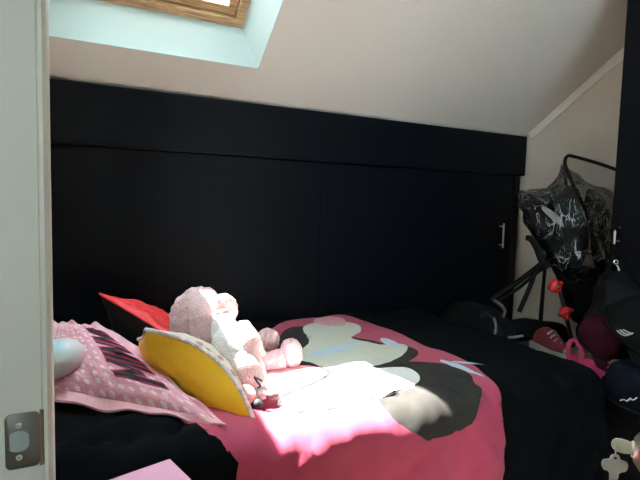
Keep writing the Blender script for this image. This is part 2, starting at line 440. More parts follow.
# door frame, door leaf and lock
dr = thing('door_1', 'grey door frame at left edge with bronze strike plate', 'door frame', (JX-.1, JY, 0)); dr['kind'] = 'structure'
mb = MB()
prof = [(-.25, JY), (-.0435, JY), (-.0430, JY+.0012), (-.0418, JY+.0012), (-.0412, JY), (-.0375, JY-.0008), (JX+.001, JY+.004), (JX+.002, JY+.012), (JX+.002, JY+.034), (-.25, JY+.034)]
mb.prism(prof, 0, 2.04)
mb.box((-.25, HY-.034, 0), (JX, HY, 2.04), .003); mb.box((-.25, HY, 2.0), (JX, JY, 2.04))
mb.build('jamb', JAMB, dr, False)
# strike plate
sp = MB()
a0 = onp(4, 441, 1, JY); zc = onp(24, 440, 1, JY).z
SX0 = onp(5, 440, 1, JY).x; SX1 = onp(40, 440, 1, JY).x; SX2 = onp(47.5, 440, 1, JY).x
hh = .0325
def rr(x0, x1, z0, z1, r, n=5):
    p = []
    for cx, cz, a in ((x1-r, z1-r, 0), (x0+r, z1-r, PI/2), (x0+r, z0+r, PI), (x1-r, z0+r, 1.5*PI)):
        for k in range(n+1): p.append((cx+r*math.cos(a+PI/2*k/n), cz+r*math.sin(a+PI/2*k/n)))
    return p
Mj = frame(V((0, JY, 0)), V((1, 0, 0)), V((0, 0, 1)), V((0, -1, 0)))
sp.prism(rr(SX0, SX1, zc-hh, zc+hh, .006), 0, .0016, Mj, 0, .0004)
pl = sp.build('strike_plate', BRONZE, dr)
n = 10; vs = []; fs = []
for i in range(n+1):
    t = i/n; x = SX1+(SX2-SX1+.001)*t; y = JY-.0018+.008*t*t
    h = hh*1.03-.004*t*t
    vs += [(x, y, zc-h), (x, y, zc+h), (x, y+.0016, zc-h), (x, y+.0016, zc+h)]
for i in range(n):
    a = i*4; b = a+4
    fs += [(a, b, b+1, a+1), (a+2, a+3, b+3, b+2), (a+1, b+1, b+3, a+3), (a, a+2, b+2, b)]
fs += [(0, 1, 3, 2), (n*4, n*4+2, n*4+3, n*4+1)]
MB().add(vs, fs).build('curved_lip', BRONZL, pl, True, 'worn reddish lip of the plate')
hx = onp(18.5, 440, 1, JY).x
circ = []
for k in range(24):
    a = 2*PI*k/24; circ.append((max(hx-.0085, min(hx+.0105, hx+.0125*math.cos(a))), zc+.0125*math.sin(a)))
MB().prism(circ, .0016, .0021, Mj).build('latch_hole', HOLE, pl, False, 'pale recess in the plate')
for sg in (1, -1):
    c = V((hx+.0005, JY-.0016, zc+sg*.0190))
    q = frame(c, V((1, 0, 0)), V((0, 0, 1)), V((0, -1, 0)))
    s1 = MB().lathe([(.0035, 0), (.0032, .0012), (.0015, .0014)], q, 16).build('screw', SCREW, pl)
    MB().lathe([(.0013, .0014), (.0012, .0018)], q, 8).build('screw_recess', HOLE, pl)

K = P(633, 449, .55)
nrm = V((-.537, .843, 0)); ldir = V((.843, .537, 0))
LH = K - nrm*.075 - ldir*.726; LH.z = 0
df = thing('door_2', 'grey door leaf standing open beside the camera with keyed knob', 'door', LH); df['kind'] = 'structure'
Ml = frame(LH, ldir, nrm, V((0, 0, 1)))
MB().box((0, -.036, .012), (.785, 0, 1.99), .002, Ml).build('leaf', JAMB, df, False)
Mk = frame(K-nrm*.075, ldir, V((0, 0, 1)), nrm)
kn = MB().lathe([(.031, 0), (.031, .004), (.026, .009), (.013, .011), (.012, .028), (.020, .034), (.0255, .044), (.0262, .056), (.022, .068), (.0135, .074)], Mk, 32).build('knob', KNOB, df)
MB().lathe([(.0092, .0735), (.0090, .0765)], Mk, 20).build('key_cylinder', KEYB, kn)
# keys: one in the lock, one hanging from it
ky = thing('key', 'pale flat-headed key pushed into the lock of the door knob', 'key', K+nrm*.001)
Mk2 = frame(K, nrm, V((0, 0, 1)), ldir)            # local x out of the lock, y up
bow = [(.0, -.004), (.003, -.0065), (.013, -.0075), (.019, -.005), (.0215, 0), (.0195, .006), (.014, .0085), (.003, .0075), (0, .004)]
kb = MB().prism(smooth_poly(bow, 3), -.0012, .0012, Mk2, 0, .0003); kb.build('bow', KEYB, ky)
MB().box((-.012, -.0028, -.0009), (.0015, .0028, .0009), 0, Mk2).build('blade', KEYN, ky)
hang = K+nrm*.0165+V((0, 0, -.001))
MB().tube([hang+V((0, 0, .0065*math.cos(a)-.0065+.002))+ldir*.0058*math.sin(a) for a in [2*PI*k/20 for k in range(20)]], .0008, 8, True).build('ring', KEYN, ky)
k2 = thing('key', 'grey key hanging down from the ring of the key in the lock', 'key', hang+V((0, 0, -.02)))
Mh = ortho(hang+V((0, 0, -.0185)), (RGT*.97+FWD*.2), V((0, 0, 0))-FWD)
Mh = frame(hang+V((.0, 0, -.0205)), (RGT*.96-FWD*.28).normalized(), V((0, 0, 1)), (RGT*.96-FWD*.28).normalized().cross(V((0, 0, 1))))
head = [(-.0035, .0095), (.0035, .0095), (.0055, .004), (.012, .0025), (.0135, -.003), (.0115, -.009), (.006, -.0105), (.0052, -.0125), (-.0052, -.0125), (-.006, -.0105), (-.0115, -.009), (-.0135, -.003), (-.012, .0025), (-.0055, .004)]
MB().prism(smooth_poly(head, 3), -.001, .001, Mh, 0, .0003).build('bow', KEYN, k2)
blade = [(-.0045, -.011), (.0045, -.011), (.0045, -.018), (.0035, -.020), (.0045, -.023), (.003, -.027), (.0042, -.030), (.0028, -.036), (0, -.040), (-.0045, -.036)]
MB().prism(blade, -.0009, .0009, Mh).build('blade', KEYN, k2)
MB().prism([(.0016*math.cos(2*PI*k/12), .0062+.0016*math.sin(2*PI*k/12)) for k in range(12)], -.0012, .0012, Mh).build('hole', STITCH, k2)

# ------------------------------------------------------------------ eaves cupboard
UX0, UX1 = -.11, 2.372
cu = thing('eaves_cupboard', 'long black low cupboard with sliding doors under the sloping ceiling', 'cupboard', (1.13, .25, 0))
M2 = Matrix(((0, 0, 1, 0), (1, 0, 0, 0), (0, 1, 0, 0), (0, 0, 0, 1)))      # local (y, z, x)
top = lambda y: ZE-TAN*y-.006
MB().prism([(.026, 0), (.55, 0), (.55, top(.55)), (.026, top(.026))], UX0, UX1, M2).build('body', BLACKE, cu, False)
SEAM = 1.352; SPLIT = 1.035
fa = MB().prism([(-.024, SEAM), (.022, SEAM), (.022, top(.022)), (-.004, top(-.004)), (-.024, top(-.024)-.016)], UX0, UX1+.018, M2, 0, .003)
fa.build('fascia', BLACK, cu, False)
MB().box((UX0, .002, .05), (SPLIT, .022, SEAM-.003), .0015).build('door', BLACK, cu, False)
d2 = MB().box((SPLIT+.0015, .000, .05), (UX1-.055, .020, SEAM-.003), .0015).build('door', BLACK, cu, False)
MB().box((UX1-.05, -.006, 0), (UX1, .022, SEAM-.003), .002).build('end_post', BLACKE, cu, False)
hb = onp(502, 222, 1, 0); hx = hb.x
h0 = onp(504, 223.5, 1, -.03); h1 = onp(503, 248, 1, -.03)
hm = MB(); hm.tube([(h0.x, -.03, h0.z), (h0.x, -.03, h1.z)], .0055, 12)
for z in (h0.z-.018, h1.z+.018): hm.tube([(h0.x, .002, z), (h0.x, -.03, z)], .004, 10)
hm.build('handle', CHROME, d2)
MB().box((UX0, .004, 0), (UX1-.05, .03, .05)).build('plinth', BLACKE, cu, False)
MB().lathe([(.006, 0), (.004, .0015)], frame(onp(128, 131, 1, -.0245), V((1, 0, 0)), V((0, 0, 1)), V((0, -1, 0))), 12).build('screw_cap', BLACKE, cu)

# tall wardrobe on the right
WX = 1.955; WY = -.843
wd = thing('wardrobe', 'tall black wardrobe with steel bar handle at right edge', 'wardrobe', (2.18, -1.4, 0))
MB().box((WX+.02, -1.95, 0), (GX-.012, WY, 2.13), .002).build('body', BLACKE, wd, False)
d1 = MB().box((WX, -1.4, .06), (WX+.019, WY-.001, 2.125), .0015).build('door', BLACK, wd, False)
d3 = MB().box((WX, -1.948, .06), (WX+.019, -1.403, 2.125), .0015).build('door', BLACK, wd, False)
g0 = onp(615.5, 224.5, 0, WX-.03); g1 = onp(614.5, 244, 0, WX-.03)
hm = MB(); hm.tube([(WX-.03, g0.y, g0.z), (WX-.03, g0.y, g1.z)], .005, 12)
for z in (g0.z-.012, g1.z+.012): hm.tube([(WX+.002, g0.y, z), (WX-.03, g0.y, z)], .004, 10)
hm.build('handle', CHROME, d1)

# ------------------------------------------------------------------ bed
BX0, BX1, BW0, BW1 = -.06, 1.56, .045, 1.045
bd = thing('bed', 'low single bed under the black and pink duvet', 'bed', ((BX0+BX1)/2, -(BW0+BW1)/2, 0))
MB().box((BX0, -BW1+.01, .16), (BX1, -BW0-.01, .32), .01).build('frame', BLACKE, bd, False)
MB().box((BX0+.01, -BW1+.005, .32), (BX1-.005, -BW0-.005, .565), .04, None, 0, 4).build('mattress', MATTR, bd)
for x in (BX0+.06, BX1-.06):
    for y in (-BW0-.07, -BW1+.07): MB().box((x-.03, y-.03, 0), (x+.03, y+.03, .16), .004).build('leg', BLACKE, bd, False)

# duvet: cloth coordinates u = along the bed, v = across it then down the near side
DZ = .60; DR = .055; DL = 1.555; DWD = 1.03; DROP = .47
def sstep(a, b, x):
    t = max(0, min(1, (x-a)/(b-a))); return t*t*(3-2*t)
def duvet(u, v):
    du = max(0, u-DL); dv = max(0, v-DWD); d = math.hypot(du, dv)
    x = min(u, DL); y = min(v, DWD); h = 0; drop = 0
    if d > 0:
        a = DR*PI/2
        if d < a: h = DR*math.sin(d/DR); drop = DR*(1-math.cos(d/DR))
        else: h = DR+(d-a)*.05; drop = DR+(d-a)*.99
        nx, ny = du/d, dv/d
        s = x-y + math.atan2(du, dv+1e-9)*.42
        amp = .022*sstep(.02, .30, drop)
        h += amp*(math.sin(s*23+1.0+1.3*math.sin(s*7))+.55*noise.noise(V((s*9, drop*2.5, 3))))
        h += (.012*noise.noise(V((s*14+drop*16, drop*6, 1)))+.008*noise.noise(V((s*30-drop*20, drop*12, 6))))*sstep(.0, .05, drop)
        x += nx*h; y += ny*h
    q = V((u*3.1, v*3.7, 0))
    z = DZ-drop
    top = 1-sstep(0, .12, drop)
    z += top*(.012*noise.noise(q)+.006*noise.noise(V((u*9+v*4, v*7, 2)))+.0035*noise.noise(V((u*22-v*16, v*20+u*9, 5))))
    z += .018*math.exp(-((u-.12)/.2)**2)*top
    # soft creases running over the near edge
    edge = math.exp(-((v-DWD-.02)/.13)**2)
    z += edge*(.010*math.sin(u*70+2.2*math.sin(v*17+u*6))*(0.4+noise.noise(V((u*9, 3, 0))))+.010*noise.noise(V((u*34+v*12, v*9, 4))))
    # gathers at the head, under the pillows
    hd = (1-sstep(.12, .32, u))*sstep(.8, .95, v)
    z += hd*.05*(noise.noise(V((u*14+v*9, v*10-u*5, 7))))
    # tuck against the cupboard
    z -= .0*sstep(.08, .0, v)
    return (x, -y, z)
def img2uv(x, y):
    p = onp(x, y, 2, DZ)
    if p.y > -DWD: return (p.x, -p.y)
    q = onp(x, y, 1, -DWD-DR-.005)
    if q.z > DZ-DR*.5:
        return (p.x, min(-p.y, DWD+DR*.8))
    return (q.x, DWD+DR*PI/2+(DZ-DR-q.z)/.99)
def poly(pts, k=5): return smooth_poly([img2uv(*p) for p in pts], k)
panel = [img2uv(*p) for p in [(262, 336), (285, 324), (318, 320), (345, 318), (378, 329), (402, 338), (425, 349), (452, 358), (478, 373), (494, 388), (501, 408), (502, 440), (500, 479)]]
panel += [(panel[-1][0]+.0, 1.45), (.33, 1.45)]
panel += [img2uv(*p) for p in [(236, 476), (231, 462), (218, 449), (196, 440)]]
panel += [(.17, .80), (.17, .35), (.25, .16), (.5, .085)]
feats = [(smooth_poly(panel, 4), 1)]
C4 = lambda L: [(220+a/2.286, 300+b/2.286) for a, b in L]
def leaf(x0, y0, x1, y1, wd):
    (a, b), (c, d) = img2uv(x0, y0), img2uv(x1, y1); ax = V((c-a, d-b)); n_ = V((-ax.y, ax.x)).normalized()*wd
    out = []
    for k in range(24):
        t = 2*PI*k/24; w_ = V((a, b))+ax*(.5-.5*math.cos(t)); q = w_+n_*math.sin(t)*(.8+.2*math.cos(t)); out.append((q.x, q.y))
    return out
# plain abstract patches: dark bands, cream and white drifts, a few leaves
feats.append((poly(C4([(150, 78), (195, 70), (290, 88), (350, 100), (430, 118), (452, 135), (425, 155), (360, 172), (250, 182), (190, 165), (150, 150), (130, 110)])), 2))
feats.append((poly(C4([(190, 72), (240, 52), (310, 60), (322, 78), (300, 92), (350, 106), (420, 112), (424, 132), (390, 150), (320, 166), (260, 170), (215, 158), (186, 150), (180, 122), (205, 100)])), 3))
feats.append((leaf(310, 357, 362, 346, .035), 5)); feats.append((leaf(382, 341, 400, 352, .03), 5))
feats.append((poly(C4([(212, 52), (245, 44), (280, 48), (285, 62), (245, 66)])), 6))
feats.append((poly(C4([(395, 162), (440, 152), (520, 158), (570, 180), (592, 215), (578, 268), (535, 300), (480, 316), (430, 300), (395, 262), (360, 238), (410, 205)])), 2))
feats.append((poly(C4([(120, 172), (200, 164), (240, 172), (250, 190), (190, 202), (110, 200)])), 6))
feats.append((poly(C4([(135, 235), (180, 205), (240, 178), (330, 166), (420, 163), (456, 182), (445, 204), (380, 228), (330, 246), (270, 264), (190, 268), (140, 258)])), 4))
def stroke(pts, wd):
    pts = [V(img2uv(*p)) for p in pts]; L = []; Rr = []
    for i, p in enumerate(pts):
        d = (pts[min(i+1, len(pts)-1)]-pts[max(0, i-1)]).normalized(); n_ = V((-d.y, d.x))*wd
        L.append((p+n_)[:]); Rr.append((p-n_)[:])
    return L+Rr[::-1]
feats.append((stroke(C4([(140, 232), (170, 212), (200, 205), (235, 190), (250, 176)]), .008), 7))
feats.append((stroke(C4([(175, 260), (230, 262), (290, 254), (350, 240), (420, 218)]), .007), 7))
feats.append((leaf(440, 364, 484, 381, .022), 5)); feats.append((leaf(452, 366, 484, 369, .014), 5))
vs, fs, mis = cdt(BX0+.0, DL+DROP+.05, .05, DWD+DROP+.05, .018, feats)
org = V((.75, -.55, .1))
dv = cdt_obj('duvet', vs, fs, mis, duvet, [DUVB, DUVP, DUVK, DUVC, DUVW, DUVL, DUVR, DUVG], None, org)
sm = dv.modifiers.new('thickness', 'SOLIDIFY'); sm.thickness = .014; sm.offset = -1
tag(dv, 'black duvet with a pink patterned panel spread over the bed', 'duvet')

# ------------------------------------------------------------------ pillows
def pillow_pos(w, h, t, M, puff=.55, seed=0, wr=.006, ears=.06, bend=0, t2=None):
    def f(a, b, side):                       # a, b in [-1, 1]
        pin = 1-ears*(1-abs(b)**2)*abs(a)**3
        x = a*w/2*(1-ears*(1-b*b)*abs(a)); y = b*h/2*(1-ears*(1-a*a)*abs(b))
        e = max(0, (1-a**2))*max(0, (1-b**2)); z = side*(t if side > 0 or t2 is None else t2)/2*(e**puff) + bend*(1-a*a)
        z += wr*e**.3*(noise.noise(V((a*3+seed, b*3, side)))+.6*noise.noise(V((a*7+seed, b*6, side*2))))
        return M @ V((x, y, z))
    return f
def pillow_side(name, f, side, n, mats, fm, parent, uvs=None):
    vs = []; fs = []; ms = []
    for i in range(n+1):
        for j in range(n+1): vs.append(f(-math.cos(PI*i/n)*.5-.5+i/n if False else -1+2*i/n, -1+2*j/n, side))
    for i in range(n):
        for j in range(n):
            q = (i*(n+1)+j, (i+1)*(n+1)+j, (i+1)*(n+1)+j+1, i*(n+1)+j+1)
            fs.append(q if side > 0 else q[::-1]); ms.append(fm(-1+2*(i+.5)/n, -1+2*(j+.5)/n))
    return vs, fs, ms
def border(f, n=24):
    L = []
    for k in range(n): L.append((-1+2*k/n, -1))
    for k in range(n): L.append((1, -1+2*k/n))
    for k in range(n): L.append((1-2*k/n, 1))
    for k in range(n): L.append((-1, 1-2*k/n))
    return [(f(a, b, 1)+f(a, b, -1))/2 for a, b in L]
def cushion(name, label, cat, M, w, h, t, face, back, cord, rc, base, seed=0, group=None, n=40, fm=None, wr=.006, ears=.06, puff=.55, bend=0, t2=None):
    f = pillow_pos(w, h, t, M, puff, seed, wr, ears, bend, t2)
    r = thing(name, label, cat, base, group)
    for side, mm, nm in ((1, face, 'front_cover'), (-1, back, 'back_cover')):
        vs, fs, ms = pillow_side(nm, f, side, n, mm, fm or (lambda a, b: 0), r)
        mb = MB(); vv = [mb.bm.verts.new(v) for v in vs]
        for q, mi in zip(fs, ms):
            fc = mb.bm.faces.new([vv[i] for i in q]); fc.material_index = mi
        mb.build(nm, mm, r)
    if cord: MB().tube(border(f), rc, 8, True).build('piping', cord, r)
    return r

# yellow cushion leaning over the pink pillow, seen along its edge
A = P(252, 418, 1.185); B = P(147, 331, 1.235)
xd = (A-B).normalized()
back = ((A+B)/2-CAMLOC).normalized()-RGT*.17-UPV*.16; back.normalize()
zc_ = (xd.cross(back)).normalized()
if zc_.z < 0: zc_ = -zc_
w_ = (A-B).length*1.03; h_ = .21
back = ((A+B)/2-CAMLOC).normalized()-RGT*.22-UPV*.06
back.normalize(); zc_ = xd.cross(back).normalized()
if zc_.z < 0: zc_ = -zc_
Mc = frame((A+B)/2+back*h_/2, xd, back, zc_)
cushion('cushion', 'yellow cushion with white corded edge leaning beside the plush toys', 'cushion', Mc, w_, h_, .07, PRINTED, YELL, CORDW, .006, A, 3, wr=.007, ears=.05, bend=.055, t2=.20)

# red and black cushion behind it
A2 = P(178, 336, 1.50); B2 = P(96, 297, 1.56); A3 = P(203, 346, 1.74); B3 = P(158, 309, 1.80)
def skew(a, b, c, d):                      # frame of a limp cushion: near edge b-a, far edge d-c
    xv = ((a-b)+(c-d)).normalized(); yv = ((c-a)+(d-b))
    h = yv.length/2; yv.normalize(); zv = xv.cross(yv).normalized()
    if zv.z < 0: zv = -zv
    return frame((a+b+c+d)/4, xv, yv, zv), ((a-b).length+(c-d).length)/2, h
Mc, wc, hc_ = skew(A2, B2, A3, B3)
rc_ = cushion('cushion', 'red and black satin cushion with gold edge at the back of the bed', 'cushion', Mc, wc*1.12, hc_, .07, RED, PBLK, RED, .004, A2+V((0, .1, -.1)), 8, wr=.012, t2=.26)
MB().tube([Mc @ V((wc*.5*(-1+2*k/20), hc_*.5+.002, .004)) for k in range(21)], .005, 8).build('gold_cord', GOLD, rc_, True, 'gold cord along the far edge')

# pink dotted pillow with lettering
C1 = P(217, 421, 1.12); C2 = P(42, 388, 1.22); C3 = P(102, 331, 1.44); C4 = P(58, 325, 1.47)
zax = ((C1-C2).cross(C4-C2)+(C3-C2).cross(C4-C2)).normalized()
if zax.z < 0: zax = -zax
pp = thing('pillow', 'pink dotted pillow with dark lettering at the head of the bed', 'pillow', (C1+C2)/2-V((0, 0, .02)))
def fp(a, b, side):
    u = (a+1)/2; v = (b+1)/2; e = max(0, 1-a*a)*max(0, 1-b*b)
    p = C2.lerp(C1, u).lerp(C4.lerp(C3, u), v)
    z = side*(.045 if side > 0 else .03)*e**.5+e**.35*.008*(noise.noise(V((a*3, b*3, side+7)))+.8*noise.noise(V((a*6, b*7, side))))
    z += .018*(1-a*a)*(1-b*b)
    return p+zax*z
# letter strokes in pillow coordinates [-1, 1]
def seg(a, b, wd):
    a = V(a); b = V(b); d = (b-a).normalized(); n_ = V((-d.y, d.x))*wd; e_ = d*wd*.9
    return [(a-n_-e_)[:], (b-n_+e_)[:], (b+n_+e_)[:], (a+n_-e_)[:]]
LETTERS = {'M': [((0, 0), (0, 1)), ((0, 1), (.4, .35)), ((.4, .35), (.8, 1)), ((.8, 1), (.8, 0))], 'I': [((0, 0), (0, 1))],
           'N': [((0, 0), (0, 1)), ((0, 1), (.65, 0)), ((.65, 0), (.65, 1))], 'E': [((0, 0), (0, 1)), ((0, 0), (.5, 0)), ((0, .5), (.45, .5)), ((0, 1), (.5, 1))]}
outl = []; inn = []
xx = 0; strokes = []
for ch, adv in (('M', 1.2), ('I', .42), ('N', 1.05), ('N', 1.05), ('I', .42), ('E', .6)):
    for a, b in LETTERS[ch]: strokes.append(((xx+a[0], a[1]), (xx+b[0], b[1])))
    xx += adv
LP0 = V((.66, -.62)); LPD = V((0, 1.42)); LPU = V((-.60, 0))       # writing runs from the near corner back along the edge
def lp(p): q = LP0+LPD*(p[0]/xx)+LPU*p[1]; return (q.x, q.y)
for a, b in strokes: outl.append((seg(lp(a), lp(b), .062), 1))
for a, b in strokes: inn.append((seg(lp(a), lp(b), .036), 2))
vs, fs, mis = cdt(-1, 1, -1, 1, .05, outl+inn)
cdt_obj('front_cover', vs, fs, mis, lambda a, b: fp(a, b, 1), [DOTS, PRED, PLETT], pp, BASE[pp.name], .55)
vs, fs, mis = cdt(-1, 1, -1, 1, .06, [])
cdt_obj('back_cover', vs, fs, mis, lambda a, b: fp(a, b, -1), [DOTS], pp, BASE[pp.name], .55)
# flange all round
L = border(fp, 30); cen = sum(L, V((0, 0, 0)))/len(L); m = len(L); vs = []; fs = []
for i, p in enumerate(L):
    o_ = (p-cen).normalized(); wv = zax*(.006*math.sin(i*.42)+.005*math.sin(i*.9+1))
    vs += [p-o_*.006+zax*.004, p+o_*.030+wv+zax*.003, p+o_*.032+wv-zax*.003, p-o_*.006-zax*.004]
for i in range(m):
    a = i*4; b = ((i+1) % m)*4
    for k in range(4): fs.append((a+k, a+(k+1) % 4, b+(k+1) % 4, b+k))
MB().add(vs, fs).build('flange', PINKT, pp)

# black pillow under the pink one
Mq = frame(V((.02, -.46, .668)), V((.94, -.34, 0)).normalized(), V((.34, .94, 0)).normalized(), V((0, 0, 1)))
cushion('pillow', 'plain black pillow lying underneath the pink dotted pillow', 'pillow', Mq, .26, .44, .08, PBLK, PBLK, None, 0, (.02, -.46, .62), 12, wr=.004)

# shimmering round cushion
pc = P(57, 358, 1.235)
ic = thing('round_cushion', 'small shimmering pale round cushion on the pink dotted pillow', 'cushion', pc-V((0, 0, .05)))
MB().blob(pc, (.066, .06, .042), Matrix.Rotation(-.1, 3, 'Y') @ Matrix.Rotation(.4, 3, 'X'), .004, 14).build('cover', IRI, ic)

# ------------------------------------------------------------------ plush toys
def rotm(x, zh): return ortho(V((0, 0, 0)), x, zh).to_3x3()
cam3 = frame(V((0, 0, 0)), RGT, UPV, -FWD).to_3x3()        # axes as seen: right, up, towards the viewer
pb = thing('plush_bunny', 'large fluffy pink plush bunny with white face lying behind the yellow cushion', 'plush toy', P(255, 365, 1.565))
hc = P(200, 320, 1.50)
MB().blob(hc, (.090, .102, .085), cam3 @ Matrix.Rotation(.25, 3, 'Z'), .011, 45).build('head', PLUSHP, pb)
MB().blob(P(227, 337, 1.375), (.043, .068, .045), cam3 @ Matrix.Rotation(.32, 3, 'Z'), .003, 45).build('face', PLUSHW, pb, True, 'white plush face')
def ear(pts, r0, flat, m, nm='ear'):
    mb = MB(); N = len(pts)
    for i in range(24):
        t = i/23; k = t*(N-1); j = min(int(k), N-2); p = V(pts[j]).lerp(V(pts[j+1]), k-j)
    mb.tube(pts, lambda t: r0*(.55+.75*math.sin(PI*min(1, .12+t*.8))), 14, False, 0, 8)
    mb.bm.verts.ensure_lookup_table()
    for v in mb.bm.verts:
        v.co += V((noise.noise(v.co*60), noise.noise(v.co*60+V((9, 0, 0))), noise.noise(v.co*60+V((0, 9, 0)))))*.006
    return mb.build(nm, m, pb)
ear([P(194, 302, 1.450), P(201, 310, 1.410), P(203, 325, 1.390), P(203, 340, 1.390), P(207, 352, 1.410)], .030, 1, PLUSHP)
ear([P(215, 300, 1.485), P(226, 301, 1.475), P(231, 309, 1.485), P(232, 318, 1.505)], .017, 1, PLUSHP)
eb = MB(); tri = [P(217, 314.5, 1.380), P(222, 307.5, 1.390), P(227.5, 312, 1.395)]
eb.blob(P(222, 312, 1.405), (.017, .009, .014), cam3 @ Matrix.Rotation(.15, 3, 'Z'), 0, 1, 3); eb.build('eye', HOOFG, pb)
MB().blob(P(232, 358, 1.53), (.105, .075, .08), cam3 @ Matrix.Rotation(-.65, 3, 'Z'), .006, 45).build('body', PLUSHP, pb)
def limb(a, b, r0, foot, fr, frot, band=True):
    mb = MB(); mb.tube([a, a.lerp(b, .5), b], lambda t: r0, 18, False, 0, 6)
    for v in mb.bm.verts: v.co += V((noise.noise(v.co*60), noise.noise(v.co*60+V((9, 0, 0))), noise.noise(v.co*60+V((0, 9, 0)))))*.004
    lg = mb.build('leg', PLUSHP, pb)
    fm_ = MB(); fm_.blob(foot, fr, frot, .005, 50); fm_.build('foot', PLUSHP, lg)
    if band:
        d = (b-a).normalized(); c = a.lerp(b, .1)
        bm_ = MB(); bm_.tube([c-d*.012, c+d*.012], lambda t: r0*1.1, 20); bm_.build('coral_band', CORAL, lg, True, 'coral red band')
limb(P(255, 366, 1.555), P(284, 359, 1.575), .036, P(291, 353, 1.590), (.036, .050, .045), cam3 @ Matrix.Rotation(.15, 3, 'Z'))
limb(P(250, 350, 1.695), P(262, 343, 1.735), .034, P(268, 340, 1.755), (.042, .043, .045), cam3, False)

pw = thing('plush_toy', 'small white plush animal with dark feet and black stitched lashes', 'plush toy', P(255, 398, 1.285))
WHD = MB()
WHD.blob(P(236, 356, 1.345), (.066, .096, .060), cam3 @ Matrix.Rotation(.28, 3, 'Z'), .003, 50)
WHD.build('body', PLUSHW, pw)
MB().blob(P(247, 371, 1.310), (.050, .066, .045), cam3 @ Matrix.Rotation(.35, 3, 'Z'), .003, 50).build('head', PLUSHR, pw, True, 'rosy white head turned down')
MB().blob(P(259, 379, 1.300), (.022, .026, .030), cam3 @ Matrix.Rotation(.5, 3, 'Z'), .002, 50).build('muzzle', PLUSHW, pw)
mb = MB(); mb.tube([P(248, 355, 1.335), P(246.5, 340, 1.330), P(244, 329, 1.330), P(243, 321, 1.335)], lambda t: .050*(1-.78*t)**.9, 16, False, 0, 6)
mb.build('ear', PLUSHR, pw)
mb = MB(); mb.tube([P(252, 362, 1.385), P(249, 345, 1.395), P(246, 333, 1.400)], lambda t: .030*(1-.75*t), 14, False, 0, 6); mb.build('ear', PLUSHW, pw)
ls = MB(); d_ = 1.26
ls.tube([P(254, 376.5, d_), P(258, 378.5, d_-.001), P(262.5, 381, d_)], .0028, 8); ls.build('eyelash', STITCH, pw)
ls = MB(); ls.tube([P(254, 377, d_), P(257, 381.5, d_), P(261, 386.5, d_)], .0026, 8); ls.build('eyelash', STITCH, pw)
ls = MB(); ls.tube([P(256, 388, d_), P(261, 386.5, d_)], .0022, 8); ls.build('eyelash', STITCH, pw)
l1 = MB().blob(P(248, 395, 1.260), (.021, .029, .024), cam3 @ Matrix.Rotation(.5, 3, 'Z'), .002, 50).build('leg', PLUSHR, pw)
MB().blob(P(256.5, 404.5, 1.250), (.019, .015, .017), cam3 @ Matrix.Rotation(.3, 3, 'Z'), .001, 50).build('hoof', HOOFB, l1, True, 'black hoof')
l2 = MB().blob(P(262, 393, 1.285), (.021, .018, .022), cam3, .002, 50).build('leg', PLUSHW, pw)
MB().blob(P(272, 394.5, 1.280), (.021, .015, .018), cam3 @ Matrix.Rotation(-.25, 3, 'Z'), .001, 50).build('hoof', HOOFG, l2, True, 'grey hoof')

# ------------------------------------------------------------------ pink box at the doorway
ZB = .66
c0 = onp(170, 458, 2, ZB); e1 = onp(95, 480, 2, ZB)-c0; e2 = onp(200, 480, 2, ZB)-c0
e1.normalize(); e2.normalize()
bis = (e1+e2).normalized(); per = V((-bis.y, bis.x, 0))
if per.dot(e1) < 0: per = -per
e1 = (bis+per).normalized(); e2 = (bis-per).normalized()
Mb = frame(c0, e1, e2, V((0, 0, 1)))
if e1.cross(e2).z < 0: Mb = frame(c0, e2, e1, V((0, 0, 1)))
bx = thing('storage_box', 'pink storage box with flat lid just inside the door', 'box', (c0.x, c0.y, 0))
dims = (.17, .30) if e1.cross(e2).z > 0 else (.30, .17)
MB().box((.006, .006, -ZB), (dims[0]-.006, dims[1]-.006, -.045), .004, Mb).build('body', PINKS, bx, False)
MB().box((0, 0, -.05), (dims[0], dims[1], 0), .003, Mb).build('lid', PINKB, bx, False)

# ------------------------------------------------------------------ stroller under a rain cover
st = thing('stroller', 'black stroller with red joints under a clear crinkled rain cover beside wardrobe', 'stroller', (P(560, 330, 2.38).x, P(560, 330, 2.38).y, 0))
DN, DF = 2.27, 2.47
def T(pts, r, nm, m=TUBE, sm=5, par=None): return MB().tube([P(*p) for p in pts], r, 10, False, 0, sm).build(nm, m, par or st)
def floorpt(x, d):
    p = P(x, 300, d); return V((p.x, p.y, 0))
